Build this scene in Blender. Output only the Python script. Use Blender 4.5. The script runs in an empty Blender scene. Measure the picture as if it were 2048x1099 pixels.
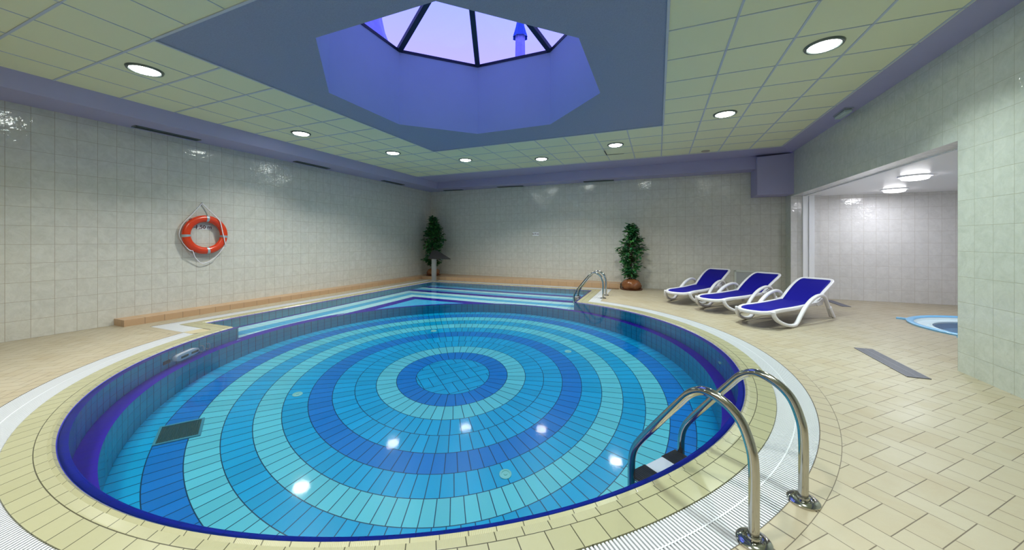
import bpy, bmesh, math, random
from mathutils import Vector, Matrix
PI = math.pi
sc = bpy.context.scene
col = sc.collection

# ------------------------------------------------------------------ camera, sky, exposure
F_PX, HZ = 708.0, 481.0
cam_d = bpy.data.cameras.new('camera')
cam_d.sensor_width = 36.0
cam_d.lens = 36.0 * F_PX / 2048.0
cam_d.shift_y = (HZ - 549.5) / 2048.0
cam_d.clip_start = 0.05
cam = bpy.data.objects.new('camera', cam_d)
cam.location = (0, 0, 1.30)
cam.rotation_euler = (PI / 2, 0, math.atan(292.0 / 708.0))
col.objects.link(cam)
sc.camera = cam
sc.view_settings.view_transform = 'Standard'
sc.view_settings.look = 'None'
sc.view_settings.gamma = 1.0
sc.view_settings.use_curve_mapping = False
sc.view_settings.exposure = 0.0

SKY_LOW = (0.60, 0.51, 1.6)
SKY_HIGH = (0.36, 0.50, 1.9)
SKY_STRENGTH = 1.12
LAMP_COLOR = (0.99, 1.0, 0.92)
LAMP_COLOR_R = (0.88, 1.0, 0.92)
LAMP_POWER = 39.5
ALCOVE_COLOR = (0.90, 0.92, 1.0)
ALCOVE_POWER = 17.5
LAMP_SPREAD = math.radians(124)

w = bpy.data.worlds.new('dusk_sky')
sc.world = w
w.use_nodes = True
nt = w.node_tree
nt.nodes.clear()
wo = nt.nodes.new('ShaderNodeOutputWorld')
bg = nt.nodes.new('ShaderNodeBackground')
bg.inputs['Strength'].default_value = SKY_STRENGTH
tc = nt.nodes.new('ShaderNodeTexCoord')
sp = nt.nodes.new('ShaderNodeSeparateXYZ')
rp = nt.nodes.new('ShaderNodeValToRGB')
rp.color_ramp.elements[0].position = 0.42
rp.color_ramp.elements[0].color = SKY_LOW + (1,)
rp.color_ramp.elements[1].position = 0.62
rp.color_ramp.elements[1].color = SKY_HIGH + (1,)
nt.links.new(tc.outputs['Generated'], sp.inputs[0])
nt.links.new(sp.outputs['Z'], rp.inputs[0])
nt.links.new(rp.outputs[0], bg.inputs[0])
nt.links.new(bg.outputs[0], wo.inputs[0])
w.cycles.is_caustics_light = True

sc.cycles.max_bounces = 10
sc.cycles.diffuse_bounces = 5
sc.cycles.glossy_bounces = 5
sc.cycles.transmission_bounces = 8
sc.cycles.transparent_max_bounces = 8
sc.cycles.caustics_refractive = True
sc.cycles.caustics_reflective = False
sc.cycles.blur_glossy = 0.5
sc.cycles.sample_clamp_indirect = 6.0
sc.cycles.use_denoising = True

# ------------------------------------------------------------------ main dimensions (metres)
XL, XR = -7.74, 2.775          # left wall, right wall
YF = -1.7                      # wall behind the camera
BL, BR = 10.93, 10.15          # back wall y at XL and at XR (the wall is slightly skew)
ZC = 3.30                      # suspended ceiling
CX, CY, RP = -2.629, 4.236, 3.387   # round basin
AX0, AX1, AY0, AY1 = -6.65, -1.60, 3.32, 9.43   # rectangular arm of the pool
ZW = -0.007                     # water level
D1, D2 = -0.75, -1.50          # ledge and arm floor, basin floor
RI = 3.21                      # inner radius of the ledge
OC = (-2.425, 4.196)           # skylight centre
OAP = 1.70                     # its apothem
ZT = 4.57                      # top of the skylight well
RX0, RX1, RY0, RY1 = -4.636, 0.076, 1.90, 6.67  # plastered ceiling field

# ------------------------------------------------------------------ helpers
def backy(x): return BL + (BR - BL) * (x - XL) / (XR - XL)

class MB:
    def __init__(s): s.v = []; s.f = []; s.uv = {}; s.m = []
    def add(s, vs, fs, uvs=None, mi=0):
        o = len(s.v); s.v += [tuple(p) for p in vs]
        for k, f in enumerate(fs):
            s.f.append([i + o for i in f]); s.m.append(mi)
            if uvs: s.uv[len(s.f) - 1] = uvs[k]
    def quad(s, a, b, c, d, uv=None, mi=0): s.add([a, b, c, d], [(0, 1, 2, 3)], [uv] if uv else None, mi)
    def box(s, x0, x1, y0, y1, z0, z1, mi=0, M=None):
        vs = [Vector((x, y, z)) for z in (z0, z1) for y in (y0, y1) for x in (x0, x1)]
        if M: vs = [M @ p for p in vs]
        s.add(vs, [(0, 2, 3, 1), (4, 5, 7, 6), (0, 1, 5, 4), (2, 6, 7, 3), (0, 4, 6, 2), (1, 3, 7, 5)], mi=mi)
    def ring_cyl(s, prof, n=40, c=(0, 0, 0), close=False, mi=0):   # lathe of (r,z) profile
        vs = []
        for r, z in prof:
            for k in range(n):
                a = 2 * PI * k / n; vs.append((c[0] + r * math.cos(a), c[1] + r * math.sin(a), c[2] + z))
        fs = []
        m = len(prof)
        for i in range(m - 1 + (1 if close else 0)):
            j = (i + 1) % m
            for k in range(n):
                l = (k + 1) % n; fs.append((i * n + k, i * n + l, j * n + l, j * n + k))
        s.add(vs, fs, mi=mi)
    def sweep(s, pts, ra, rb=None, side=None, n=10, closed=False, caps=True, power=1.0, scales=None, mi=0):
        """tube with elliptic section: ra along `side`, rb across"""
        rb = ra if rb is None else rb
        P = [Vector(p) for p in pts]; N = len(P); vs = []
        prev = None
        for i in range(N):
            if closed: t = P[(i + 1) % N] - P[i - 1]
            else: t = P[min(i + 1, N - 1)] - P[max(i - 1, 0)]
            t.normalize()
            if side is not None:
                a = Vector(side); a = (a - t * a.dot(t)).normalized()
            else:
                a = prev if prev is not None else t.orthogonal()
                a = (a - t * a.dot(t)).normalized(); prev = a
            b = t.cross(a)
            k_ = scales[i] if scales else 1.0
            for k in range(n):
                q = 2 * PI * (k + 0.5) / n; ca, sa = math.cos(q), math.sin(q)
                ca = math.copysign(abs(ca) ** power, ca); sa = math.copysign(abs(sa) ** power, sa)
                vs.append(P[i] + a * (ra * k_ * ca) + b * (rb * k_ * sa))
        fs = []
        for i in range(N - 1 + (1 if closed else 0)):
            j = (i + 1) % N
            for k in range(n):
                l = (k + 1) % n; fs.append((i * n + k, i * n + l, j * n + l, j * n + k))
        if caps and not closed:
            fs.append(tuple(range(n))[::-1]); fs.append(tuple(range((N - 1) * n, N * n)))
        s.add(vs, fs, mi=mi)
    def build(s, name, mat, parent=None, smooth=False, bevel=0, loc=None):
        me = bpy.data.meshes.new(name)
        me.from_pydata(s.v, [], s.f)
        for m_ in (mat if isinstance(mat, (list, tuple)) else [mat]): me.materials.append(m_)
        for i, p in enumerate(me.polygons):
            p.material_index = s.m[i]; p.use_smooth = bool(smooth)
        if s.uv:
            l = me.uv_layers.new(name='UVMap')
            for i, p in enumerate(me.polygons):
                if i in s.uv:
                    for k, li in enumerate(p.loop_indices): l.data[li].uv = s.uv[i][k]
        me.validate(); me.update()
        o = bpy.data.objects.new(name, me); col.objects.link(o)
        if smooth == 'auto':
            me.polygons.foreach_set('use_smooth', [True] * len(me.polygons))
            try: me.set_sharp_from_angle(angle=math.radians(38))
            except Exception: pass
        if bevel:
            b = o.modifiers.new('bevel', 'BEVEL'); b.width = bevel; b.segments = 2; b.limit_method = 'ANGLE'
        if parent: o.parent = parent
        if loc: o.location = loc
        return o

def smooth_path(pts, k=6, closed=False):
    P = [Vector(p) for p in pts]; n = len(P); out = []
    rng = n if closed else n - 1
    for i in range(rng):
        if closed: a, b, c, d = P[i - 1], P[i], P[(i + 1) % n], P[(i + 2) % n]
        else: a, b, c, d = P[max(i - 1, 0)], P[i], P[i + 1], P[min(i + 2, n - 1)]
        for j in range(k):
            t = j / k
            out.append(0.5 * ((2 * b) + (c - a) * t + (2 * a - 5 * b + 4 * c - d) * t * t + (3 * b - a - 3 * c + d) * t ** 3))
    if not closed: out.append(P[-1])
    return out

def tag(o, label=None, cat=None, group=None, kind=None):
    if label: o['label'] = label
    if cat: o['category'] = cat
    if group: o['group'] = group
    if kind: o['kind'] = kind
    return o
def struct(o): o['kind'] = 'structure'; return o
def empty(name, loc=(0, 0, 0), rz=0.0):
    o = bpy.data.objects.new(name, None); col.objects.link(o)
    o.location = loc; o.rotation_euler = (0, 0, rz); o.empty_display_size = 0.1
    return o
def copy_tree(o, parent=None):
    c = o.copy(); col.objects.link(c)
    if parent: c.parent = parent
    for ch in list(o.children): copy_tree(ch, c)
    return c

# ------------------------------------------------------------------ material helpers
class NT:
    def __init__(s, name, rough=0.5, metal=0.0, spec=0.5):
        s.mat = bpy.data.materials.new(name); s.mat.use_nodes = True
        s.t = s.mat.node_tree; s.n = s.t.nodes; s.l = s.t.links
        s.b = s.n['Principled BSDF']; s.b.inputs['Roughness'].default_value = rough
        s.b.inputs['Metallic'].default_value = metal
        s.b.inputs['Specular IOR Level'].default_value = spec
    def sock(s, x, inp):
        if isinstance(x, (int, float)): inp.default_value = x
        elif isinstance(x, (tuple, list)): inp.default_value = tuple(x) + ((1,) if len(x) == 3 and len(inp.default_value) == 4 else ())
        else: s.l.new(x, inp)
    def m(s, op, a, b=None, c=None):
        n = s.n.new('ShaderNodeMath'); n.operation = op
        s.sock(a, n.inputs[0])
        if b is not None: s.sock(b, n.inputs[1])
        if c is not None: s.sock(c, n.inputs[2])
        return n.outputs[0]
    def pos(s):
        g = s.n.new('ShaderNodeNewGeometry'); q = s.n.new('ShaderNodeSeparateXYZ'); s.l.new(g.outputs['Position'], q.inputs[0])
        return g.outputs['Position'], q.outputs[0], q.outputs[1], q.outputs[2]
    def uv(s):
        g = s.n.new('ShaderNodeUVMap'); q = s.n.new('ShaderNodeSeparateXYZ'); s.l.new(g.outputs[0], q.inputs[0])
        return g.outputs[0], q.outputs[0], q.outputs[1]
    def mix(s, f, a, b):
        n = s.n.new('ShaderNodeMix'); n.data_type = 'RGBA'
        s.sock(f, n.inputs[0]); s.sock(a, n.inputs[6]); s.sock(b, n.inputs[7])
        return n.outputs[2]
    def noise(s, vec, scale, detail=2.0, rough=0.5, dist=0.0, out=0):
        n = s.n.new('ShaderNodeTexNoise'); n.inputs['Scale'].default_value = scale
        n.inputs['Detail'].default_value = detail; n.inputs['Roughness'].default_value = rough; n.inputs['Distortion'].default_value = dist
        if vec is not None: s.l.new(vec, n.inputs['Vector'])
        return n.outputs[out]
    def white(s, a, b):
        c = s.n.new('ShaderNodeCombineXYZ'); s.sock(a, c.inputs[0]); s.sock(b, c.inputs[1])
        n = s.n.new('ShaderNodeTexWhiteNoise'); n.noise_dimensions = '3D'; s.l.new(c.outputs[0], n.inputs['Vector'])
        return n.outputs['Value'], n.outputs['Color']
    def maprange(s, v, a, b, c, d):
        n = s.n.new('ShaderNodeMapRange'); s.sock(v, n.inputs[0])
        for i, x in enumerate((a, b, c, d)): n.inputs[i + 1].default_value = x
        return n.outputs[0]
    def ramp(s, f, stops, const=False):
        n = s.n.new('ShaderNodeValToRGB'); r = n.color_ramp
        if const: r.interpolation = 'CONSTANT'
        while len(r.elements) < len(stops): r.elements.new(0.5)
        for e, (p, c) in zip(r.elements, stops): e.position = p; e.color = tuple(c) + (1,)
        s.sock(f, n.inputs[0]); return n.outputs[0]
    def bump(s, h, strength=0.3, dist=0.01, normal=None):
        n = s.n.new('ShaderNodeBump'); n.inputs['Strength'].default_value = strength; n.inputs['Distance'].default_value = dist
        s.l.new(h, n.inputs['Height'])
        if normal is not None: s.l.new(normal, n.inputs['Normal'])
        return n.outputs[0]
    def color(s, c): s.sock(c, s.b.inputs['Base Color'])
    def rough(s, c): s.sock(c, s.b.inputs['Roughness'])
    def normal(s, c): s.l.new(c, s.b.inputs['Normal'])
    def edge(s, x):            # distance to the nearest integer, 0..0.5
        f = s.m('FRACT', x); return s.m('MINIMUM', f, s.m('SUBTRACT', 1.0, f))

def plain(name, c, rough=0.5, metal=0.0, spec=0.5, var=0.0, scale=8.0, bump=0.0):
    t = NT(name, rough, metal, spec)
    if var or bump:
        p, x, y, z = t.pos(); n = t.noise(p, scale, 4, 0.6)
        t.color(t.mix(n, tuple(max(0, a * (1 - var)) for a in c), tuple(min(1, a * (1 + var)) for a in c)))
        if bump: t.normal(t.bump(n, bump, 0.005))
    else: t.color(c)
    return t.mat

def wall_tile(name, axis, tw=0.2033, th=0.25, ou=0.0, ov=0.0, ca=(0.63, 0.62, 0.57), cb=(0.53, 0.52, 0.47), grout=(0.30, 0.25, 0.18), gw=0.0016):
    t = NT(name, 0.1, 0, 0.5)
    p, x, y, z = t.pos()
    u = t.m('DIVIDE', t.m('SUBTRACT', x if axis == 'X' else y, ou), tw)
    v = t.m('DIVIDE', t.m('SUBTRACT', z, ov), th)
    du = t.m('MULTIPLY', t.edge(u), tw); dv = t.m('MULTIPLY', t.edge(v), th)
    d = t.m('MINIMUM', du, dv)
    g = t.maprange(d, gw * 0.7, gw * 1.5, 1.0, 0.0)
    wv, wc = t.white(t.m('FLOOR', u), t.m('FLOOR', v))
    va = t.n.new('ShaderNodeVectorMath'); va.operation = 'MULTIPLY_ADD'
    t.l.new(wc, va.inputs[0]); va.inputs[1].default_value = (7, 7, 7); t.l.new(p, va.inputs[2])
    nz = t.noise(va.outputs[0], 8.0, 6, 0.68, 0.7)
    n2 = t.noise(va.outputs[0], 26.0, 3, 0.6, 0.6)
    f = t.m('ADD', t.maprange(nz, 0.36, 0.66, 0, 0.9), t.m('MULTIPLY', t.m('SUBTRACT', n2, 0.5), 0.4))
    c = t.mix(f, ca, cb)
    c = t.mix(t.m('MULTIPLY', wv, 0.08), c, tuple(a * 0.75 for a in ca))
    t.color(t.mix(g, c, grout))
    t.rough(t.mix(g, (0.055,) * 3, (0.7,) * 3))
    wave = t.noise(va.outputs[0], 20.0, 2.0, 0.5, 0.5)
    h = t.m('SUBTRACT', t.m('MULTIPLY', wave, 0.85), t.m('MULTIPLY', g, 0.25))
    t.normal(t.bump(h, 0.36, 0.008))
    return t.mat

def herring(t, x, y, u, a0, b0, ang):
    """2:1 herringbone: returns distance to joint (metres) and a per-cell id pair"""
    c, s = math.cos(ang), math.sin(ang)
    a = t.m('ADD', t.m('MULTIPLY', x, c), t.m('MULTIPLY', y, s))
    b = t.m('SUBTRACT', t.m('MULTIPLY', x, s), t.m('MULTIPLY', y, c))
    a = t.m('DIVIDE', t.m('SUBTRACT', a, a0), u); b = t.m('DIVIDE', t.m('SUBTRACT', b, b0), u)
    fa, fb = t.m('FRACT', a), t.m('FRACT', b); ia, ib = t.m('FLOOR', a), t.m('FLOOR', b)
    k = t.m('SUBTRACT', ia, ib)
    k = t.m('SUBTRACT', k, t.m('MULTIPLY', 4.0, t.m('FLOOR', t.m('DIVIDE', t.m('ADD', k, 0.01), 4.0))))
    is_ = [t.m('COMPARE', k, float(q), 0.3) for q in range(4)]
    dl = t.m('ADD', fa, is_[1]); dr = t.m('ADD', t.m('SUBTRACT', 1.0, fa), is_[0])
    db = t.m('ADD', fb, is_[2]); dt = t.m('ADD', t.m('SUBTRACT', 1.0, fb), is_[3])
    d = t.m('MINIMUM', t.m('MINIMUM', dl, dr), t.m('MINIMUM', db, dt))
    ja = t.m('SUBTRACT', ia, is_[1]); jb = t.m('SUBTRACT', ib, is_[2])
    return t.m('MULTIPLY', d, u), ja, jb

def floor_mat():
    t = NT('floor_tiles', 0.42, 0, 0.4)
    p, x, y, z = t.pos()
    d, ja, jb = herring(t, x, y, 0.1165, -0.1945, 0.018, PI / 4)
    # straight expansion joint in front of the whirlpool room
    dj = t.m('ABSOLUTE', t.m('SUBTRACT', x, 3.0))
    d = t.m('MINIMUM', d, dj)
    g = t.maprange(d, 0.0011, 0.0026, 1.0, 0.0)
    wv, wc = t.white(ja, jb)
    n = t.noise(p, 2.3, 5, 0.65, 0.5); n2 = t.noise(p, 160.0, 2, 0.6)
    c = t.mix(t.maprange(n, 0.35, 0.72, 0, 1), (0.395, 0.350, 0.253), (0.365, 0.30, 0.20))
    c = t.mix(t.m('MULTIPLY', wv, 0.55), c, (0.435, 0.39, 0.30))
    c = t.mix(t.m('MULTIPLY', n2, 0.16), c, (0.22, 0.18, 0.12))
    t.color(t.mix(g, c, (0.11, 0.085, 0.06)))
    t.rough(t.maprange(n, 0.3, 0.7, 0.36, 0.5))
    t.normal(t.bump(t.m('SUBTRACT', t.m('MULTIPLY', n2, 0.08), g), 0.35, 0.004))
    return t.mat

def uv_tile(name, tw, th, ov, c1, c2, grout, rough=0.15, gw=0.0022, ribs=False, var=0.5, spec=0.5):
    t = NT(name, rough, 0, spec)
    uvv, u, v = t.uv(); p, x, y, z = t.pos()
    uu = t.m('DIVIDE', u, tw); d = t.m('MULTIPLY', t.edge(uu), tw)
    if th:
        vv = t.m('DIVIDE', t.m('SUBTRACT', v, ov), th)
        d = t.m('MINIMUM', d, t.m('MULTIPLY', t.edge(vv), th)); iv = t.m('FLOOR', vv)
    else: iv = 0.0
    g = t.maprange(d, gw * 0.6, gw * 1.2, 1, 0)
    wv, wc = t.white(t.m('FLOOR', uu), iv)
    n = t.noise(p, 30.0, 3, 0.6)
    f = t.m('ADD', t.m('MULTIPLY', wv, var), t.m('MULTIPLY', n, 1 - var))
    t.color(t.mix(g, t.mix(f, c1, c2), grout))
    h = t.m('MULTIPLY', g, -1.0)
    if ribs:
        # fine grip ribs on the first centimetres next to the water
        rb = t.m('SINE', t.m('MULTIPLY', u, 2 * PI / 0.008))
        on = t.maprange(v, 0.074, 0.080, 1, 0)
        h = t.m('ADD', h, t.m('MULTIPLY', t.m('MULTIPLY', rb, on), 0.12))
    t.normal(t.bump(h, 0.5, 0.003))
    return t.mat

DARK, MID, LIGHT = (0.001, 0.20, 0.56), (0.001, 0.385, 0.64), (0.12, 0.60, 0.66)
PGROUT = (0.001, 0.04, 0.085)
BWA = 0.005
def basin_floor_mat():
    t = NT('basin_floor_tiles', 0.25)
    p, x, y, z = t.pos()
    dx, dy = t.m('SUBTRACT', x, CX), t.m('SUBTRACT', y, CY)
    r = t.m('SQRT', t.m('ADD', t.m('MULTIPLY', dx, dx), t.m('MULTIPLY', dy, dy)))
    k = t.m('FLOOR', t.m('DIVIDE', r, 0.25))
    seq = [MID, MID, DARK, LIGHT, MID, (0.001, 0.39, 0.66), DARK, MID, LIGHT, MID, LIGHT, DARK, MID]
    c = t.ramp(t.m('DIVIDE', r, 4.0), [(i / 16.0, q) for i, q in enumerate(seq)], const=True)
    n = t.m('ROUND', t.m('MULTIPLY', t.m('ADD', k, 0.85), 2 * PI * 0.25 / 0.120))
    ang = t.m('ARCTAN2', dy, dx)
    ua = t.m('MULTIPLY', t.m('DIVIDE', ang, 2 * PI), n)
    ua = t.m('ADD', ua, t.m('MULTIPLY', k, 0.37))
    da = t.m('MULTIPLY', t.edge(ua), t.m('DIVIDE', t.m('MULTIPLY', r, 2 * PI), n))
    dr = t.m('MULTIPLY', t.edge(t.m('DIVIDE', r, 0.25)), 0.25)
    dring = t.m('MINIMUM', da, dr)
    # centre disc: pairs of tiles in a basket weave
    ba = t.m('DIVIDE', t.m('SUBTRACT', t.m('SUBTRACT', t.m('MULTIPLY', x, .788), t.m('MULTIPLY', y, .616)), BWA), 0.25)
    bb = t.m('DIVIDE', t.m('SUBTRACT', t.m('ADD', t.m('MULTIPLY', x, .616), t.m('MULTIPLY', y, .788)), 0.008), 0.25)
    par = t.m('ABSOLUTE', t.m('MODULO', t.m('ADD', t.m('FLOOR', ba), t.m('FLOOR', bb)), 2.0))
    ma, mb_ = t.m('ABSOLUTE', t.m('SUBTRACT', t.m('FRACT', ba), 0.5)), t.m('ABSOLUTE', t.m('SUBTRACT', t.m('FRACT', bb), 0.5))
    mid = t.m('ADD', t.m('MULTIPLY', ma, par), t.m('MULTIPLY', mb_, t.m('SUBTRACT', 1.0, par)))
    dh = t.m('MULTIPLY', t.m('MINIMUM', mid, t.m('MINIMUM', t.edge(ba), t.edge(bb))), 0.25)
    drin = t.m('ABSOLUTE', t.m('SUBTRACT', r, 0.5))
    inn = t.m('LESS_THAN', r, 0.5)
    d = t.m('ADD', t.m('MULTIPLY', inn, t.m('MINIMUM', dh, drin)), t.m('MULTIPLY', t.m('SUBTRACT', 1.0, inn), dring))
    g = t.maprange(d, 0.0026, 0.0050, 1, 0)
    wv, wc = t.white(t.m('FLOOR', ua), k)
    hsv = t.n.new('ShaderNodeHueSaturation'); t.l.new(c, hsv.inputs['Color'])
    t.l.new(t.maprange(wv, 0, 1, 0.93, 1.07), hsv.inputs['Value'])
    t.color(t.mix(g, hsv.outputs[0], PGROUT))
    return t.mat

PURPLE = (0.032, 0.008, 0.36)
def arm_floor_mat():
    t = NT('arm_floor_tiles', 0.25)
    p, x, y, z = t.pos()
    dx, dy = t.m('SUBTRACT', x, CX), t.m('SUBTRACT', y, CY)
    r = t.m('SQRT', t.m('ADD', t.m('MULTIPLY', dx, dx), t.m('MULTIPLY', dy, dy)))
    LB, BB = (0.55, 0.92, 0.93), (0.08, 0.50, 0.80)
    u = t.m('SUBTRACT', x, -6.55); v = t.m('SUBTRACT', 8.18, y)
    dd = t.m('MINIMUM', u, v)
    c = t.ramp(t.m('DIVIDE', t.m('ADD', dd, 1.0), 6.0), [(0.0, PURPLE), (1.0 / 6, LB), (1.25 / 6, BB), (1.5 / 6, LB), (1.75 / 6, PURPLE), (2.0 / 6, BB)], const=True)
    # stripes behind, along the back wall
    cb = t.ramp(t.m('DIVIDE', t.m('SUBTRACT', y, 8.18), 1.25), [(0.0, PURPLE), (0.24 / 1.25, BB), (0.48 / 1.25, LB), (0.72 / 1.25, PURPLE), (0.92 / 1.25, BB)], const=True)
    back = t.m('GREATER_THAN', y, 8.18)
    c = t.mix(back, c, cb)
    g1 = t.m('MINIMUM', t.m('MULTIPLY', t.edge(t.m('DIVIDE', u, 0.25)), 0.25), t.m('MULTIPLY', t.edge(t.m('DIVIDE', v, 0.125)), 0.125))
    g = t.maprange(g1, 0.0016, 0.0032, 0.8, 0)
    c = t.mix(g, c, PGROUT)
    # the dark ledge ring, all the way round, narrower where it crosses the arm mouth
    yy = t.m('GREATER_THAN', y, AY0)
    lim = t.m('ADD', RP, t.m('MULTIPLY', yy, -0.085))
    # only inside the arm mouth x-range
    inx = t.m('MULTIPLY', t.m('GREATER_THAN', x, -5.82), t.m('LESS_THAN', x, AX1))
    lim = t.m('ADD', RP, t.m('MULTIPLY', t.m('MULTIPLY', yy, inx), -0.085))
    ring = t.m('LESS_THAN', r, lim)
    ang = t.m('ARCTAN2', dy, dx)
    da = t.m('MULTIPLY', t.edge(t.m('MULTIPLY', ang, 170 / (2 * PI))), 0.125)
    gp = t.maprange(da, 0.0012, 0.0028, 0.6, 0)
    t.color(t.mix(ring, c, t.mix(gp, PURPLE, (0.03, 0.01, 0.12))))
    return t.mat

def glass_water():
    m = bpy.data.materials.new('pool_water'); m.use_nodes = True
    t = m.node_tree; t.nodes.clear()
    o = t.nodes.new('ShaderNodeOutputMaterial'); mx = t.nodes.new('ShaderNodeMixShader')
    fr = t.nodes.new('ShaderNodeFresnel'); fr.inputs['IOR'].default_value = 1.17
    rf = t.nodes.new('ShaderNodeBsdfRefraction'); rf.inputs['IOR'].default_value = 1.33; rf.inputs['Roughness'].default_value = 0.0
    gl = t.nodes.new('ShaderNodeBsdfGlossy'); gl.inputs['Roughness'].default_value = 0.065
    rf.inputs['Color'].default_value = (0.93, 0.985, 1.0, 1)
    g = t.nodes.new('ShaderNodeNewGeometry'); n = t.nodes.new('ShaderNodeTexNoise'); n.inputs['Scale'].default_value = 9.0; n.inputs['Detail'].default_value = 2
    b = t.nodes.new('ShaderNodeBump'); b.inputs['Strength'].default_value = 0.02; b.inputs['Distance'].default_value = 0.01
    t.links.new(g.outputs['Position'], n.inputs['Vector']); t.links.new(n.outputs[0], b.inputs['Height'])
    t.links.new(b.outputs[0], gl.inputs['Normal'])
    t.links.new(fr.outputs[0], mx.inputs[0]); t.links.new(rf.outputs[0], mx.inputs[1]); t.links.new(gl.outputs[0], mx.inputs[2])
    t.links.new(mx.outputs[0], o.inputs[0])
    return m

def thin_glass(name='skylight_glass', tint=(0.93, 0.95, 1.0)):
    m = bpy.data.materials.new(name); m.use_nodes = True
    t = m.node_tree; t.nodes.clear()
    o = t.nodes.new('ShaderNodeOutputMaterial'); mx = t.nodes.new('ShaderNodeMixShader')
    tr = t.nodes.new('ShaderNodeBsdfTransparent'); tr.inputs[0].default_value = tint + (1,)
    gl = t.nodes.new('ShaderNodeBsdfGlossy'); gl.inputs['Roughness'].default_value = 0.02
    fr = t.nodes.new('ShaderNodeFresnel'); fr.inputs['IOR'].default_value = 1.45
    t.links.new(fr.outputs[0], mx.inputs[0]); t.links.new(tr.outputs[0], mx.inputs[1]); t.links.new(gl.outputs[0], mx.inputs[2])
    t.links.new(mx.outputs[0], o.inputs[0])
    return m

def emit(name, c, s):
    t = NT(name, 0.4); t.color(c)
    t.b.inputs['Emission Color'].default_value = tuple(c) + (1,); t.b.inputs['Emission Strength'].default_value = s
    return t.mat

TILE_L = wall_tile('wall_tiles_left', 'Y', ou=1.716, ov=0.0)
TILE_R = wall_tile('wall_tiles_right', 'Y', ou=4.98, ov=0.195, ca=(0.57, 0.60, 0.545), cb=(0.48, 0.51, 0.455), grout=(0.33, 0.33, 0.25))
TILE_B = wall_tile('wall_tiles_back', 'X', ou=0.05, ov=0.18)
TILE_AX = wall_tile('alcove_tiles', 'X', ou=3.31, ov=0.0, ca=(0.70, 0.69, 0.68), cb=(0.62, 0.61, 0.60), grout=(0.45, 0.41, 0.36))
TILE_AY = wall_tile('alcove_tiles_side', 'Y', ou=0.0, ov=0.0, ca=(0.70, 0.69, 0.68), cb=(0.62, 0.61, 0.60), grout=(0.45, 0.41, 0.36))
FLOOR = floor_mat()
PLINTH = uv_tile('plinth_tiles', 0.239, None, 0, (0.50, 0.335, 0.20), (0.45, 0.29, 0.17), (0.22, 0.15, 0.1), rough=0.4, gw=0.003)
BORDER = uv_tile('border_tiles', 0.12, 0.11, 0.565, (0.395, 0.350, 0.253), (0.36, 0.30, 0.205), (0.11, 0.085, 0.06), rough=0.4, gw=0.0034)
COPING = uv_tile('coping_tiles', 0.1252, 0.14, 0.0845, (0.36, 0.35, 0.215), (0.32, 0.31, 0.185), (0.06, 0.055, 0.03), rough=0.22, gw=0.0024, ribs=True)
NOSING = uv_tile('nosing_tiles', 0.1252, None, 0, (0.010, 0.012, 0.27), (0.014, 0.018, 0.33), (0.006, 0.01, 0.14), rough=0.4, gw=0.002)
PWALL = uv_tile('pool_wall_tiles', 0.1252, 0.25, 0.0, (0.003, 0.32, 0.44), (0.006, 0.37, 0.50), (0.001, 0.035, 0.07), rough=0.2, gw=0.0038)
BASIN = basin_floor_mat(); ARMF = arm_floor_mat()
WATER = glass_water()
LAV = plain('lavender_paint', (0.35, 0.335, 0.52), 0.6, var=0.04, scale=3)
WELL = plain('skylight_well_paint', (0.33, 0.43, 0.56), 0.6, var=0.05, scale=2.5)
PLASTER = plain('blue_plaster', (0.25, 0.29, 0.42), 0.75, var=0.20, scale=75, bump=0.8)
CTILE = plain('ceiling_tile', (0.72, 0.735, 0.50), 0.8, var=0.03, scale=120, bump=0.05)
TBAR = plain('ceiling_bar', (0.46, 0.51, 0.60), 0.5)
WHITEP = plain('white_paint', (0.88, 0.89, 0.93), 0.35)
ALCC = plain('alcove_ceiling_paint', (0.88, 0.88, 0.93), 0.3)
CHROME = plain('polished_steel', (0.50, 0.485, 0.45), 0.10, 1.0)
STEEL = plain('brushed_steel', (0.42, 0.47, 0.52), 0.35, 0.85)
DGREY = plain('dark_grey', (0.03, 0.035, 0.035), 0.5)
FRAMEM = plain('skylight_frame_metal', (0.012, 0.02, 0.045), 0.4, 0.3)
GRATE = plain('grate_plastic', (0.58, 0.60, 0.63), 0.35)
CHANNEL = plain('gutter_channel', (0.05, 0.06, 0.06), 0.6)
PLASTIC = plain('white_resin', (0.74, 0.73, 0.78), 0.32)
def mesh_fabric():
    t = NT('blue_mesh_fabric', 0.6, 0, 0.12); p, x, y, z = t.pos()
    n = t.noise(p, 450.0, 1)
    t.color(t.mix(n, (0.004, 0.004, 0.17), (0.010, 0.008, 0.30))); return t.mat
BLUEF = mesh_fabric()
ORANGE = plain('orange_ring_plastic', (0.64, 0.045, 0.008), 0.28)
TAPE = plain('reflective_tape', (0.36, 0.44, 0.50), 0.3, 0.3)
ROPE = plain('white_rope', (0.80, 0.78, 0.86), 0.8)
SIGNW = plain('white_sign', (0.78, 0.78, 0.80), 0.4)
SIGNT = plain('dark_lettering', (0.09, 0.012, 0.02), 0.5)
BLACK = plain('black_rubber', (0.008, 0.008, 0.012), 0.45)
BOARD = plain('dark_board', (0.03, 0.028, 0.03), 0.5)
LAMPM = emit('lamp_diffuser', (0.93, 1.0, 0.95), 42.0)
LAMPM2 = emit('alcove_lamp_glass', (1.0, 0.98, 1.0), 13.0)
RINGM = plain('lamp_ring', (0.16, 0.19, 0.18), 0.3, 0.6)
GRILLE = plain('vent_grille', (0.10, 0.12, 0.115), 0.5, 0.4)
DRAINM = plain('drain_grey', (0.17, 0.17, 0.21), 0.5)
PANELM = plain('grey_panel', (0.42, 0.44, 0.45), 0.4)
PIPEL = plain('aqua_inlet_plastic', (0.25, 0.62, 0.55), 0.4)
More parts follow.
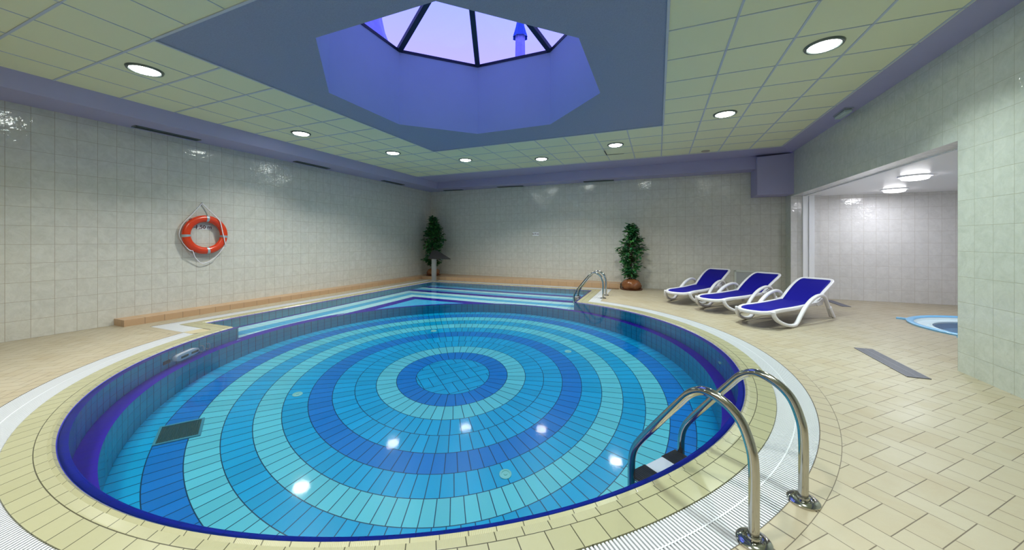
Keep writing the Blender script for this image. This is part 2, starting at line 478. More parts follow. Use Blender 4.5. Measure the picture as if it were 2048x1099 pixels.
DGRN = plain('drain_grille_green', (0.01, 0.07, 0.075), 0.4)
CLAY = plain('wrapped_pot_brown', (0.20, 0.075, 0.028), 0.22, var=0.5, scale=14, bump=0.3)
BARK = plain('bark', (0.09, 0.05, 0.03), 0.8, var=0.3, scale=30)
def leafmat():
    t = NT('ficus_leaf', 0.35); uvv, u, v = t.uv()
    t.color(t.ramp(u, [(0.0, (0.006, 0.055, 0.022)), (0.5, (0.02, 0.15, 0.045)), (1.0, (0.08, 0.27, 0.06))])); return t.mat
LEAF = leafmat()
SPAB = plain('spa_blue', (0.20, 0.48, 0.78), 0.25)
SPAW = plain('spa_pale', (0.62, 0.76, 0.82), 0.25)
PBLUE = plain('parasol_blue', (0.0, 0.06, 0.55), 0.6)
PWRAP = plain('parasol_wrap', (0.34, 0.34, 0.85), 0.3, var=0.25, scale=12)
ROOFM = plain('roof_grey', (0.4, 0.4, 0.42), 0.9)

# ------------------------------------------------------------------ pool outline: path at outward offset d
NA = 220
def path(d):
    """closed outline: arc (counter-clockwise the long way round), then the arm; returns points and arc-length u"""
    R = RP + d
    a1 = math.asin((AY0 - d - CY) / R)            # left meeting point (x<CX)
    aL = PI - a1
    aR = math.acos((AX1 + d - CX) / R)            # right meeting point, y>CY
    a0 = aR + 2 * PI if False else aR
    # go clockwise from aR down through 0, -90, to aL-2pi
    P, U = [], []
    end = aL - 2 * PI
    for i in range(NA + 1):
        t = i / NA; a = a0 + (end - a0) * t
        P.append((CX + R * math.cos(a), CY + R * math.sin(a))); U.append((a0 - a) * RP)
    u = U[-1]
    corners = [(AX0 - d, AY0 - d), (AX0 - d, AY1 + d), (AX1 + d, AY1 + d), P[0]]
    base = [abs(P[-1][0] - AX0), AY1 - AY0, AX1 - AX0, AY1 - P[0][1]]
    nseg = [6, 30, 24, 12]
    base0 = [0.76, AY1 - AY0, AX1 - AX0, 2.0]
    prev = P[-1]
    for c, L, n in zip(corners, base0, nseg):
        for i in range(1, n + 1):
            t = i / n
            P.append((prev[0] + (c[0] - prev[0]) * t, prev[1] + (c[1] - prev[1]) * t)); U.append(u + L * t)
        u += L; prev = c
    return P, U

def band(mb, d0, z0, d1, z1, vs=None, flip=False):
    A, U = path(d0); B, _ = path(d1)
    v0, v1 = vs if vs else (d0, d1)
    n = len(A)
    for i in range(n - 1):
        q = [(A[i][0], A[i][1], z0), (A[i + 1][0], A[i + 1][1], z0), (B[i + 1][0], B[i + 1][1], z1), (B[i][0], B[i][1], z1)]
        mb.quad(*q, uv=[(U[i], v0), (U[i + 1], v0), (U[i + 1], v1), (U[i], v1)])

def fill(name, outer, inners, z, mat, parent=None, flip=False):
    bm = bmesh.new(); edges = []
    for loop in [outer] + inners:
        vs = [bm.verts.new((p[0], p[1], z)) for p in loop]
        for i in range(len(vs)): edges.append(bm.edges.new((vs[i], vs[(i + 1) % len(vs)])))
    bmesh.ops.triangle_fill(bm, use_beauty=True, edges=edges)
    bmesh.ops.recalc_face_normals(bm, faces=bm.faces)
    for f in bm.faces:
        if (f.normal.z < 0) != flip: f.normal_flip()
    me = bpy.data.meshes.new(name); bm.to_mesh(me); bm.free(); me.materials.append(mat)
    o = bpy.data.objects.new(name, me); col.objects.link(o)
    if parent: o.parent = parent
    return o

def loop(d): return path(d)[0][:-1]

# ================================================================== the setting
AXR, AYF, AYB = 6.6, 4.98, 10.0     # whirlpool room
room = [(XL, YF), (XR, YF), (XR, AYF), (AXR, AYF), (AXR, AYB), (3.31, AYB), (3.31, 9.80), (XR, 9.80), (XR, BR), (XL, BL)]
SPC = (4.72, 7.32)
spa_out = [(SPC[0] + 1.02 * math.cos(2 * PI * k / 64), SPC[1] + 1.02 * math.sin(2 * PI * k / 64)) for k in range(64)]
floor = struct(fill('floor', room, [loop(0.565), spa_out], 0.0, FLOOR))
mb = MB(); band(mb, 0.455, 0.0, 0.565, 0.0); struct(mb.build('trim_1', BORDER))

mb = MB(); mb.quad((XL, YF, 0), (XL, BL, 0), (XL, BL, 3.09), (XL, YF, 3.09)); struct(mb.build('wall_left', TILE_L))
mb = MB(); mb.quad((XL, BL, 0), (XR, BR, 0), (XR, BR, 2.96), (XL, BL, 3.09)); struct(mb.build('wall_back', TILE_B))
mb = MB()
ZR = 3.27
mb.quad((XR, YF, 0), (XR, AYF, 0), (XR, AYF, ZR), (XR, YF, ZR))
mb.quad((XR, AYF, 2.30), (XR, 9.80, 2.30), (XR, 9.80, ZR), (XR, AYF, ZR))
mb.quad((XR, 9.80, 0), (XR, BR, 0), (XR, BR, ZR), (XR, 9.80, ZR))
struct(mb.build('wall_right', TILE_R))
mb = MB()
mb.quad((XR, AYF, 2.30), (3.03, AYF, 2.30), (3.03, 9.80, 2.30), (XR, 9.80, 2.30))
mb.quad((XR, 9.80, 0), (3.31, 9.80, 0), (3.31, 9.80, 2.31), (XR, 9.80, 2.31))
mb.quad((XR, AYF, 0), (AXR, AYF, 0), (AXR, AYF, 2.31), (XR, AYF, 2.31))
mb.quad((3.31, AYB, 0), (AXR, AYB, 0), (AXR, AYB, 2.31), (3.31, AYB, 2.31))
struct(mb.build('wall_alcove_back', TILE_AX))
mb = MB()
mb.quad((3.31, 9.80, 0), (3.31, AYB, 0), (3.31, AYB, 2.31), (3.31, 9.80, 2.31))
mb.quad((AXR, AYF, 0), (AXR, AYB, 0), (AXR, AYB, 2.31), (AXR, AYF, 2.31))
struct(mb.build('wall_alcove_side', TILE_AY))
mb = MB(); mb.quad((3.03, AYF, 2.305), (AXR, AYF, 2.305), (AXR, AYB, 2.305), (3.03, AYB, 2.305)); struct(mb.build('ceiling_alcove', ALCC))
mb = MB(); mb.quad((XL, YF, 0), (XR, YF, 0), (XR, YF, ZC), (XL, YF, ZC)); struct(mb.build('wall_front', TILE_B))

# suspended ceiling with the plastered field and skylight well
EX0, EX1, EY1 = -6.97, 2.45, 9.15
mb = MB()
for x0, x1, y0, y1 in ((EX0, RX0, YF, EY1), (RX1, EX1, YF, EY1), (RX0, RX1, YF, RY0), (RX0, RX1, RY1, EY1)):
    mb.quad((x0, y0, ZC), (x1, y0, ZC), (x1, y1, ZC), (x0, y1, ZC))
ceiling = struct(mb.build('ceiling', CTILE))
octR = OAP / math.cos(PI / 8)
octp = [(OC[0] + octR * math.cos(PI / 8 + k * PI / 4), OC[1] + octR * math.sin(PI / 8 + k * PI / 4)) for k in range(8)]
struct(fill('ceiling_plaster', [(RX0, RY0), (RX1, RY0), (RX1, RY1), (RX0, RY1)], [octp], ZC + 0.004, PLASTER, flip=True))
mb = MB()
for k in range(8):
    a, b = octp[k], octp[(k + 1) % 8]
    mb.quad((a[0], a[1], ZC + .004), (b[0], b[1], ZC + .004), (b[0], b[1], ZT), (a[0], a[1], ZT))
struct(mb.build('wall_skylight_well', WELL))
# ceiling bars
PX, PY = 0.5885, 0.598
mb = MB()
def xbar(y, x0, x1, wd): mb.box(x0, x1, y - wd / 2, y + wd / 2, ZC - 0.006, ZC + 0.003)
def ybar(x, y0, y1, wd): mb.box(x - wd / 2, x + wd / 2, y0, y1, ZC - 0.006, ZC + 0.003)
j = -6
ys = [RY0 + j * PY for j in range(-6, 13)]
for y in ys:
    if y < YF or y > EY1: continue
    if RY0 + .1 < y < RY1 - .1:
        xbar(y, EX0, RX0, 0.020); xbar(y, RX1, EX1, 0.009)
    else:
        xbar(y, EX0, RX0, 0.020); xbar(y, RX0, EX1, 0.009)
for i in range(-4, 13):
    x = RX0 + i * PX
    if x > EX1: continue
    if i < 0: ybar(x, YF, EY1, 0.007)
    elif i > 8: ybar(x, YF, EY1, 0.020)
    else:
        wd = 0.007 if i < 4 else (0.014 if i < 7 else 0.020)
        ybar(x, YF, RY0, wd); ybar(x, RY1, EY1, wd)
struct(mb.build('trim_2', TBAR))
mb = MB()
for x0, x1, y0, y1 in ((RX0 - .02, RX0 + .004, RY0 - .02, RY1 + .02), (RX1 - .004, RX1 + .02, RY0 - .02, RY1 + .02), (RX0, RX1, RY0 - .02, RY0 + .004), (RX0, RX1, RY1 - .004, RY1 + .02)):
    mb.box(x0, x1, y0, y1, ZC - 0.010, ZC + 0.003)
struct(mb.build('trim_3', TBAR))
# lavender soffits round the edge
FXT, FXB = EX0, -7.05
FL, FR = (-7.05, 10.27), (2.775, 9.72)
def fy(x): return FL[1] + (FR[1] - FL[1]) * (x - FL[0]) / (FR[0] - FL[0])
mb = MB()
mb.quad((FXT, YF, ZC), (FXT, EY1, ZC), (FXB, FL[1], 3.09), (FXB, YF, 3.09))
mb.add([(FXT, EY1, ZC), (FXT, FL[1], ZC), (FXB, FL[1], 3.09)], [(0, 1, 2)])
mb.quad((XL, YF, 3.09), (FXB, YF, 3.09), (FXB, FL[1], 3.09), (XL, BL, 3.09))
mb.quad((FXT, EY1, ZC), (EX1, EY1, ZC), (XR, FR[1], ZR - .01), (FXT, FL[1], ZC))
mb.quad((FXT, FL[1], ZC), (XR, FR[1], ZR - .01), (XR, FR[1], 2.955), (FXB, FL[1], 3.09))
mb.quad((FXB, FL[1], 3.09), (XR, FR[1], 2.955), (XR, BR, 2.96), (XL, BL, 3.09))
mb.add([(EX1, YF, ZC), (XR, YF, ZR), (XR, FR[1], ZR), (EX1, EY1, ZC)], [(0, 1, 2, 3)])
struct(mb.build('trim_4', LAV))
mb = MB()
bx0, bzb = 2.093, 2.34
mb.add([(bx0, 9.60, bzb), (XR, 9.60, bzb), (XR, BR + .02, bzb), (bx0, backy(bx0) + .01, bzb),
        (bx0, 9.60, 3.06), (XR, 9.60, 3.24), (XR, BR + .02, 3.2), (bx0, backy(bx0) + .01, 3.06),
        (bx0, fy(bx0), 3.27), (XR, FR[1], 3.26)],
       [(0, 3, 2, 1), (0, 1, 5, 4), (0, 4, 7, 3), (4, 5, 9, 8)])
mb.v[-6] = (bx0, 9.60, 3.2)
struct(mb.build('trim_5', LAV))

# plinth along the left and back walls
mb = MB()
PXF, PYF = -7.44, 9.95
u = 0
def strip(a, b, c, d, L): mb.quad(a, b, c, d, uv=[(0, 0), (L, 0), (L, .1), (0, .1)])
strip((PXF, 2.70, 0), (PXF, PYF, 0), (PXF, PYF, .10), (PXF, 2.70, .10), PYF - 2.70)
strip((PXF, PYF, 0), (-.95, PYF, 0), (-.95, PYF, .135), (PXF, PYF, .10), 6.49)
strip((XL, 2.70, 0), (PXF, 2.70, 0), (PXF, 2.70, .10), (XL, 2.70, .10), .3)
strip((-.95, PYF, 0), (-.95, backy(-.95), 0), (-.95, backy(-.95), .135), (-.95, PYF, .135), .48)
strip((XL, 2.70, .10), (XL, PYF, .10), (PXF, PYF, .10), (PXF, 2.70, .10), PYF - 2.7)
mb.quad((XL, PYF, .10), (PXF, PYF, .10), (PXF, backy(PXF), .10), (XL, BL, .10), uv=[(0.05, 0), (.1, 0), (.1, 1), (.05, 1)])
strip((PXF, PYF, .10), (-.95, PYF, .135), (-.95, backy(-.95), .135), (PXF, backy(PXF), .10), 6.49)
struct(mb.build('trim_6', PLINTH))
# sliding door jamb of the whirlpool room
mb = MB()
mb.box(2.985, 3.075, 9.755, 9.80, 0, 2.30); mb.box(3.09, 3.185, 9.74, 9.80, 0, 2.30); mb.box(3.075, 3.09, 9.775, 9.80, 0, 2.30)
struct(mb.build('trim_7', WHITEP))
mb = MB(); mb.box(3.00, 3.06, AYF, 9.80, 2.285, 2.302); struct(mb.build('trim_8', WHITEP))
# roof outside, round the skylight
struct(fill('roof', [(-12, -4), (5, -4), (5, 13), (-12, 13)], [octp], ZT - 0.03, ROOFM))

struct(fill('sky_leak_slab', [(XL - .3, YF - .2), (AXR + .3, YF - .2), (AXR + .3, BL + .3), (XL - .3, BL + .3)], [octp], 3.34, ROOFM))  # unseen slab, added to stop sky light leaking through the ceiling gaps
# ------------------------------------------------------------------ skylight
sky = struct(empty('window_1', (OC[0], OC[1], ZT)))
AP = Vector((0, 0, 0.84))
ov = [Vector((p[0] - OC[0], p[1] - OC[1], 0)) for p in octp]
GL = thin_glass()
for k in range(8):
    a, b = ov[k], ov[(k + 1) % 8]
    m = MB(); sd = (b - a).normalized()
    m.sweep([a * 1.005, b * 1.005], 0.03, 0.022, side=(0, 0, 1), n=4, power=0.6); struct(m.build('frame_bar', FRAMEM, sky))
    m = MB(); nrm = (b - a).cross(AP - a).normalized()
    m.sweep([a * 1.0 + Vector((0, 0, .01)), AP], 0.058, 0.045, side=a.cross(Vector((0, 0, 1))), n=4, power=0.8); struct(m.build('rafter', FRAMEM, sky))
    m = MB(); q = [a + Vector((0, 0, .03)), b + Vector((0, 0, .03)), AP + Vector((0, 0, .03))]
    m.add(q, [(0, 2, 1)]); struct(m.build('pane', GL, sky))

# closed parasols on the roof terrace
def parasol(loc, label, zcap, ztop, rw, rc, zb=ZT - 0.03, prof=None):
    r = tag(empty('closed_parasol', (loc[0], loc[1], zb)), label, 'parasol')
    m = MB(); m.ring_cyl([(0.25, 0), (0.25, .06), (.03, .08), (.025, ztop - zb), (0, ztop - zb)], 16); m.build('pole', DGREY, r, smooth='auto')
    def fold(prof, n, amp, seed):
        mm = MB(); rnd = random.Random(seed); vs = []; N = 48
        for rr, z in prof:
            for k in range(N):
                a = 2 * PI * k / N; f = 1 + amp * math.cos(n * a + 0.3 * math.sin(3 * z))
                vs.append((rr * f * math.cos(a), rr * f * math.sin(a), z - zb))
        fs = []
        for i in range(len(prof) - 1):
            for k in range(N): fs.append((i * N + k, i * N + (k + 1) % N, (i + 1) * N + (k + 1) % N, (i + 1) * N + k))
        mm.add(vs, fs); return mm
    h = zcap - zb
    fold(prof or [(rw, zb + .25), (rw * 1.03, zb + h * .4), (rw * 1.0, zb + h * .7), (rw * .95, zcap + .03)], 8, .08, 1).build('wrapped_canopy', PWRAP, r, smooth=True)
    if rc: fold([(rc, zcap - .05), (rc * .93, zcap), (rc * .62, zcap + .2), (rc * .36, ztop - .12), (0.02, ztop)], 8, .06, 2).build('cap', PBLUE, r, smooth=True)
    return r
parasol((-3.24, 8.40), 'closed parasol with blue cap and pale wrapping, seen through skylight on its right', 6.50, 7.05, 0.125, 0.185)
m0 = parasol((-5.36, 5.38), 'lavender wrapped parasol showing at the left corner of the skylight', 6.2, 6.6, 0.34, None, prof=[(.44, 4.8), (.45, 5.1), (.42, 5.28), (.34, 5.5), (.29, 5.75), (.25, 6.2), (.1, 6.5)])

# ================================================================== the swimming pool
pool = tag(empty('swimming_pool', (CX, CY, 0)), 'round blue tiled swimming pool with a rectangular shallow arm behind', 'swimming pool')
def pp(o): o.matrix_parent_inverse = pool.matrix_basis.inverted(); o.parent = pool; return o
bpy.context.view_layer.update()
pool_inv = Matrix.Translation((-CX, -CY, 0))
def intopool(o, par=None):
    o.parent = pool; o.matrix_parent_inverse = pool_inv; return o
mb = MB(); band(mb, 0.0, -0.003, 0.016, 0.012); band(mb, 0.016, 0.012, 0.034, 0.004); band(mb, 0.034, 0.004, 0.085, 0.004); band(mb, 0.085, 0.004, 0.21, 0.003)
band(mb, 0.21, 0.003, 0.213, -0.045)
intopool(mb.build('coping', COPING, smooth='auto'))
mb = MB(); band(mb, 0.0, -0.004, -0.012, -0.014); band(mb, -0.012, -0.014, -0.052, -0.036); edge = intopool(mb.build('edge_tiles', NOSING, smooth='auto'))
mb = MB()
A, U = path(-0.045)
for i in range(len(A) - 1):
    a, b = A[i], A[i + 1]
    mb.quad((a[0], a[1], D1), (b[0], b[1], D1), (b[0], b[1], -0.03), (a[0], a[1], -0.03), uv=[(U[i], D1), (U[i + 1], D1), (U[i + 1], -.03), (U[i], -.03)])
NC = 200
for k in range(NC):
    a0, a1 = 2 * PI * k / NC, 2 * PI * (k + 1) / NC
    p, q = (CX + RI * math.cos(a0), CY + RI * math.sin(a0)), (CX + RI * math.cos(a1), CY + RI * math.sin(a1))
    mb.quad((p[0], p[1], D2), (q[0], q[1], D2), (q[0], q[1], D1), (p[0], p[1], D1), uv=[(a0 * RI, D2), (a1 * RI, D2), (a1 * RI, D1), (a0 * RI, D1)])
pw = intopool(mb.build('basin_wall', PWALL))
circ = [(CX + RI * math.cos(2 * PI * k / NC), CY + RI * math.sin(2 * PI * k / NC)) for k in range(NC)]
pa = intopool(fill('shallow_floor', loop(-0.045), [circ], D1, ARMF))
mb = MB(); mb.add([(x, y, D2) for x, y in circ], [tuple(range(NC))]); pf = intopool(mb.build('basin_floor', BASIN))
# overflow channel and grate
mb = MB(); band(mb, 0.213, -0.045, 0.452, -0.045); band(mb, 0.452, -0.045, 0.455, 0.0); intopool(mb.build('gutter', CHANNEL))
mb = MB()
def slat(p, q, wd, z0=-0.03, z1=-0.001):
    a, b = Vector((p[0], p[1], 0)), Vector((q[0], q[1], 0)); t = (b - a).normalized(); s = Vector((-t.y, t.x, 0)) * wd / 2
    vs = [a - s, a + s, b + s, b - s]
    mb.add([(v.x, v.y, z0) for v in vs] + [(v.x, v.y, z1) for v in vs], [(4, 7, 6, 5), (0, 4, 5, 1), (1, 5, 6, 2), (2, 6, 7, 3), (3, 7, 4, 0)])
PITCH = 0.0180
A, U = path(0.2135); B, _ = path(0.4535)
def along(P, U, u):
    import bisect
    i = max(0, min(len(U) - 2, bisect.bisect_right(U, u) - 1)); t = (u - U[i]) / max(1e-9, U[i + 1] - U[i]); t = max(0, min(1, t))
    return (P[i][0] + (P[i + 1][0] - P[i][0]) * t, P[i][1] + (P[i + 1][1] - P[i][1]) * t)
u = 0.0
while u < U[-1]:
    slat(along(A, U, u), along(B, U, u), 0.0108); u += PITCH
for d in (0.325,):
    Pm, Um = path(d)
    for i in range(len(Pm) - 1): slat(Pm[i], Pm[i + 1], 0.007, -0.028, 0.0)
gr = intopool(mb.build('overflow_grate', GRATE))
water = fill('water', loop(-0.006), [], ZW, WATER)
tag(water, 'clear still water filling the round pool and its arm', 'water', kind='stuff')
water.cycles.is_caustics_caster = True
for f_ in water.data.polygons: f_.use_smooth = True
for o in (pw, pa, pf, edge): o.cycles.is_caustics_receiver = True

# floor inlets, suction grille, wall inlet
for deg, lab in ((-138, 'left front'), (-44, 'right front'), (47, 'right back'), (133, 'left back')):
    a = math.radians(deg); c = (CX + 1.89 * math.cos(a), CY + 1.89 * math.sin(a), D2)
    m = MB(); m.ring_cyl([(0.055, 0.0), (0.055, 0.008), (0.035, 0.012), (0.033, 0.006), (0.018, 0.006), (0.016, 0.014), (0.0, 0.014)], 24, c=c)
    o = intopool(m.build('floor_inlet', PIPEL, smooth='auto')); o.cycles.is_caustics_receiver = True
dm = Matrix.Translation((-4.36, 1.98, D2)) @ Matrix.Rotation(math.radians(147.7), 4, 'Z')
m = MB()
for x0, x1, y0, y1 in ((-.165, .165, -.17, -.15), (-.165, .165, .15, .17), (-.165, -.145, -.15, .15), (.145, .165, -.15, .15)): m.box(x0, x1, y0, y1, 0, .02, M=dm)
fr = intopool(m.build('drain_frame', plain('drain_frame_aqua', (0.05, 0.27, 0.34), 0.3))); fr.cycles.is_caustics_receiver = True
m = MB(); m.box(-.145, .145, -.15, .15, .001, .006, M=dm)
for k in range(24): m.box(-.145, .145, -.148 + k * .0124, -.143 + k * .0124, .006, .016, M=dm)
o = m.build('grille', DGRN, fr); o.cycles.is_caustics_receiver = True
def on_wall(deg, r, z): a = math.radians(deg); return Vector((CX + r * math.cos(a), CY + r * math.sin(a), z))
# wall inlet on the right
def wall_disc(deg, z, r, name):
    a = math.radians(deg); c = on_wall(deg, RP - .046, z); M = Matrix.Translation(c) @ Matrix.Rotation(a, 4, 'Z') @ Matrix.Rotation(-PI / 2, 4, 'Y')
    m = MB(); m.ring_cyl([(r, 0), (r, .012), (r * .6, .018), (r * .55, .008), (0, .008)], 24); m.v = [tuple(M @ Vector(v)) for v in m.v]
    return intopool(m.build(name, PIPEL, smooth='auto'))
wall_disc(8.75, -0.385, 0.035, 'wall_inlet').cycles.is_caustics_receiver = True

# counter-current unit on the left pool wall
jet = tag(empty('swim_jet_unit', tuple(on_wall(-149.4, RP - .05, -.47)), math.radians(-149.4) + PI), 'white swim jet panel under water on left pool wall', 'swim jet')
m = MB()
prof = []
for k in range(28):
    a = 2 * PI * k / 28; ca, sa = math.cos(a), math.sin(a)
    prof.append((math.copysign(abs(ca) ** .5, ca) * .185, math.copysign(abs(sa) ** .6, sa) * .15))
vs = [(0.002, x, z) for x, z in prof] + [(0.05, x, z) for x, z in prof] + [(0.062, x * .93, z * .8) for x, z in prof]
n = len(prof)
fs = [(i + k, i + (k + 1) % n, i + n + (k + 1) % n, i + n + k) for i in (0, n) for k in range(n)] + [tuple(range(2 * n, 3 * n))]
m.add(vs, fs); m.build('front_panel', PLASTIC, jet, smooth='auto')
for y in (-.075, .095):
    m = MB(); m.box(.060, .068, y - .058, y + .058, -.045, .045); m.build('jet_recess', DGREY, jet, bevel=.008)
m = MB()
for y in (.255, .365): m.sweep(smooth_path([(.01, y, -.16), (.055, y, -.155), (.055, y, .09), (.01, y, .095)], 4), .008, n=8)
m.build('grab_handle', STEEL, jet, smooth=True)
m = MB(); m.box(.006, .02, -.33, -.235, -.07, .06); m.build('suction_grille', DGREY, jet)
for ch in jet.children: ch.cycles.is_caustics_receiver = True

# sump cover with an open joint beside the arm corner
sump = tag(empty('sump_cover', (-6.11, 2.985, 0)), 'cream square access cover with dark open joints set in the grate at pool corner', 'access cover')
m = MB(); m.box(-.122, .115, -.120, .108, -.02, .004); m.build('cover_plate', plain('cover_cream', (.46, .40, .25), .3, var=.1), sump, bevel=.003)
m = MB(); m.box(-.125, .128, .108, .124, -.02, .0015); m.build('open_joint', BLACK, sump)
m = MB(); m.box(.115, .129, -.120, .108, -.02, .0015); m.build('open_joint', BLACK, sump)

# ================================================================== ladders
def ladder(loc, deg, label):
    r = tag(empty('pool_ladder', loc, math.radians(deg)), label, 'pool ladder')
    prof = [(0, 0), (0, .12), (0, .30), (.012, .40), (.055, .50), (.13, .556), (.215, .572), (.29, .535), (.36, .455), (.48, .305), (.60, .150), (.645, .075), (.664, .0), (.667, -.10), (.667, -.30), (.667, -1.25)]
    for s in (-.237, .237):
        m = MB(); m.sweep(smooth_path([(a, s, z) for a, z in prof], 7), .0215, side=(0, 1, 0), n=20)
        hr = m.build('handrail', CHROME, r, smooth=True)
        m = MB(); m.ring_cyl([(.068, 0), (.068, .010), (.060, .018), (.044, .021), (.040, .013), (.031, .015), (.027, .030), (.0215, .032)], 36, c=(0, s, .0)); f = m.build('flange', CHROME, hr, smooth='auto')
    for i, z in enumerate((-.19, -.44, -.69, -.94)):
        m = MB(); m.box(.60, .70, -.225, .225, z - .03, z - .004); st = m.build('tread', PLASTIC, r, bevel=.006)
        for y0, y1 in ((-.225, -.085), (.075, .225)):
            m = MB(); m.box(.597, .703, y0, y1, z - .032, z)
            k = y0 + .01
            while k < y1 - .006: m.box(.60, .70, k, k + .006, z - .001, z + .003); k += .014
            m.build('grip_pad', BLACK, st)
        for ch in [st] + list(st.children): ch.cycles.is_caustics_receiver = True
    return r
ladder((0.527, 2.0, 0), 142.6, 'large chrome pool ladder in the right foreground')
ladder((-1.14, 8.39, 0), 180, 'small distant chrome ladder at back corner beside the potted tree')

# ================================================================== lamps
def ceiling_lamp(x, y, label):
    r = tag(empty('ceiling_light', (x, y, ZC)), label, 'ceiling light', 'round recessed lights in the suspended ceiling')
    m = MB(); m.ring_cyl([(.128, .004), (.130, -.012), (.140, -.020), (.158, -.018), (.166, -.002), (.166, .003)], 40); m.build('trim_ring', RINGM, r, smooth='auto')
    m = MB(); m.ring_cyl([(.129, -.008), (.118, -.020), (.09, -.027), (.05, -.031), (0, -.032)], 40); m.build('diffuser', LAMPM, r, smooth=True)
    ld = bpy.data.lights.new('lamp', 'AREA'); ld.shape = 'DISK'; ld.size = 0.25; ld.energy = LAMP_POWER; ld.color = LAMP_COLOR_R if x > 0 else LAMP_COLOR
    ld.spread = LAMP_SPREAD; ld.cycles.is_caustics_light = True
    lo = bpy.data.objects.new('lamp', ld); col.objects.link(lo); lo.parent = r; lo.location = (0, 0, -0.036)
    return r
for x, y, lab in ((-5.547, 2.191, 'large ceiling light at left front above the life ring side'),
                  (-6.14, 4.592, 'second ceiling light along the left side from the front'),
                  (-5.568, 6.407, 'third ceiling light along the left side'),
                  (-4.394, 7.643, 'left one of the two central lights behind the blue ceiling field'),
                  (-2.627, 8.256, 'right one of the two central lights behind the blue ceiling field'),
                  (-0.819, 7.640, 'ceiling light beside the dark open joint in the ceiling'),
                  (0.975, 6.433, 'ceiling light above the loungers right of the blue field'),
                  (1.57, 4.565, 'largest ceiling light at upper right near the right wall'),
                  (0.75, 1.95, 'ceiling light overhead at right outside the view'),
                  (-0.82, 0.75, 'ceiling light overhead near the camera outside the view'),
                  (-2.5, 0.15, 'ceiling light overhead in front centre outside the view'),
                  (-4.4, 0.75, 'ceiling light overhead at left front outside the view')):
    ceiling_lamp(x, y, lab)
def alcove_lamp(x, y, label):
    r = tag(empty('surface_light', (x, y, 2.305)), label, 'ceiling light', 'surface lights in the whirlpool room')
    m = MB(); m.ring_cyl([(.19, 0), (.19, -.018), (.15, -.022)], 40); m.build('base_plate', WHITEP, r, smooth='auto')
    m = MB(); m.ring_cyl([(.15, -.018), (.155, -.035), (.14, -.055), (.08, -.068), (0, -.07)], 40); m.build('glass_shade', LAMPM2, r, smooth=True)
    ld = bpy.data.lights.new('lamp', 'AREA'); ld.shape = 'DISK'; ld.size = 0.28; ld.energy = ALCOVE_POWER; ld.color = ALCOVE_COLOR
    lo = bpy.data.objects.new('lamp', ld); col.objects.link(lo); lo.parent = r; lo.location = (0, 0, -0.075)
alcove_lamp(4.25, 9.20, 'farther round surface light on the whirlpool room ceiling')
alcove_lamp(3.68, 7.45, 'nearer round surface light on the whirlpool room ceiling')
alcove_lamp(5.6, 6.6, 'round surface light on the whirlpool room ceiling hidden behind the right wall')

# air vents in the soffit
def vent(x0, x1, y0, y1, z, label, dz=0.0):
    r = tag(empty('air_vent', ((x0 + x1) / 2, (y0 + y1) / 2, z)), label, 'air vent', 'slot vents in the lavender soffit')
    lx, ly = (x1 - x0) / 2, (y1 - y0) / 2
    m = MB()
    t = .012
    for a, b, c, d in ((-lx, lx, -ly, -ly + t), (-lx, lx, ly - t, ly), (-lx, -lx + t, -ly, ly), (lx - t, lx, -ly, ly)): m.box(a, b, c, d, -.014, .0)
    m.build('frame', RINGM, r)
    m = MB(); m.box(-lx + t, lx - t, -ly + t, ly - t, -.004, -.001)
    n = 4
    if lx > ly:
        for k in range(n): yy = -ly + t + (2 * ly - 2 * t) * (k + .5) / n; m.box(-lx + t, lx - t, yy - .003, yy + .003, -.012, -.004)
    else:
        for k in range(n): xx = -lx + t + (2 * lx - 2 * t) * (k + .5) / n; m.box(xx - .003, xx + .003, -ly + t, ly - t, -.012, -.004)
    m.build('slats', GRILLE, r)
    r.rotation_euler = (0, dz, 0)
    return r
vent(-7.62, -7.48, 2.85, 3.70, 3.09, 'dark slot vent on left soffit nearest the camera')
vent(-7.62, -7.48, 5.50, 6.38, 3.09, 'dark slot vent on left soffit, middle one')
vent(-7.62, -7.48, 8.25, 9.15, 3.09, 'dark slot vent on left soffit nearest the back corner')
def sz(x): return 3.09 + (2.955 - 3.09) * (x - XL) / (XR - XL) - 0.006
for x0, x1, lab in ((-7.0, -6.25, 'dark slot vent on back soffit beside the left corner'), (-4.85, -3.95, 'dark slot vent on back soffit left of centre'), (-2.0, -1.15, 'dark slot vent on back soffit right of centre')):
    xm = (x0 + x1) / 2; ym = backy(xm) - 0.16
    vent(x0, x1, ym - .06, ym + .06, sz(xm) + .004, lab, dz=0.0128)
# emergency light, detector, displaced tile gap
r = tag(empty('emergency_light', (2.635, 6.98, 3.285), -.02), 'small boxy emergency light on the soffit above the opening', 'emergency light')
m = MB(); m.box(-.055, .055, -.20, .20, -.02, .012); m.build('base', STEEL, r, bevel=.004)
m = MB(); m.box(-.045, .045, -.18, .18, -.065, -.02); m.build('cover', plain('emergency_cover', (.45, .55, .52), .25), r, bevel=.012)
r = tag(empty('smoke_detector', (.98, 8.95, ZC)), 'small round brownish detector on ceiling near the back edge', 'detector')
m = MB(); m.ring_cyl([(.085, 0), (.085, -.012), (.055, -.022), (0, -.024)], 28); m.build('body', plain('detector_plastic', (.38, .34, .26), .5), r, smooth='auto')
m = MB()
m.box(-1.113, -1.09, 8.04, 8.478, ZC - .009, ZC - .0065); m.box(-1.10, -.72, 8.463, 8.482, ZC - .009, ZC - .0065)
o = m.build('tile_gap', DGREY); o.parent = ceiling; o['label'] = 'dark open joint of a displaced tile'

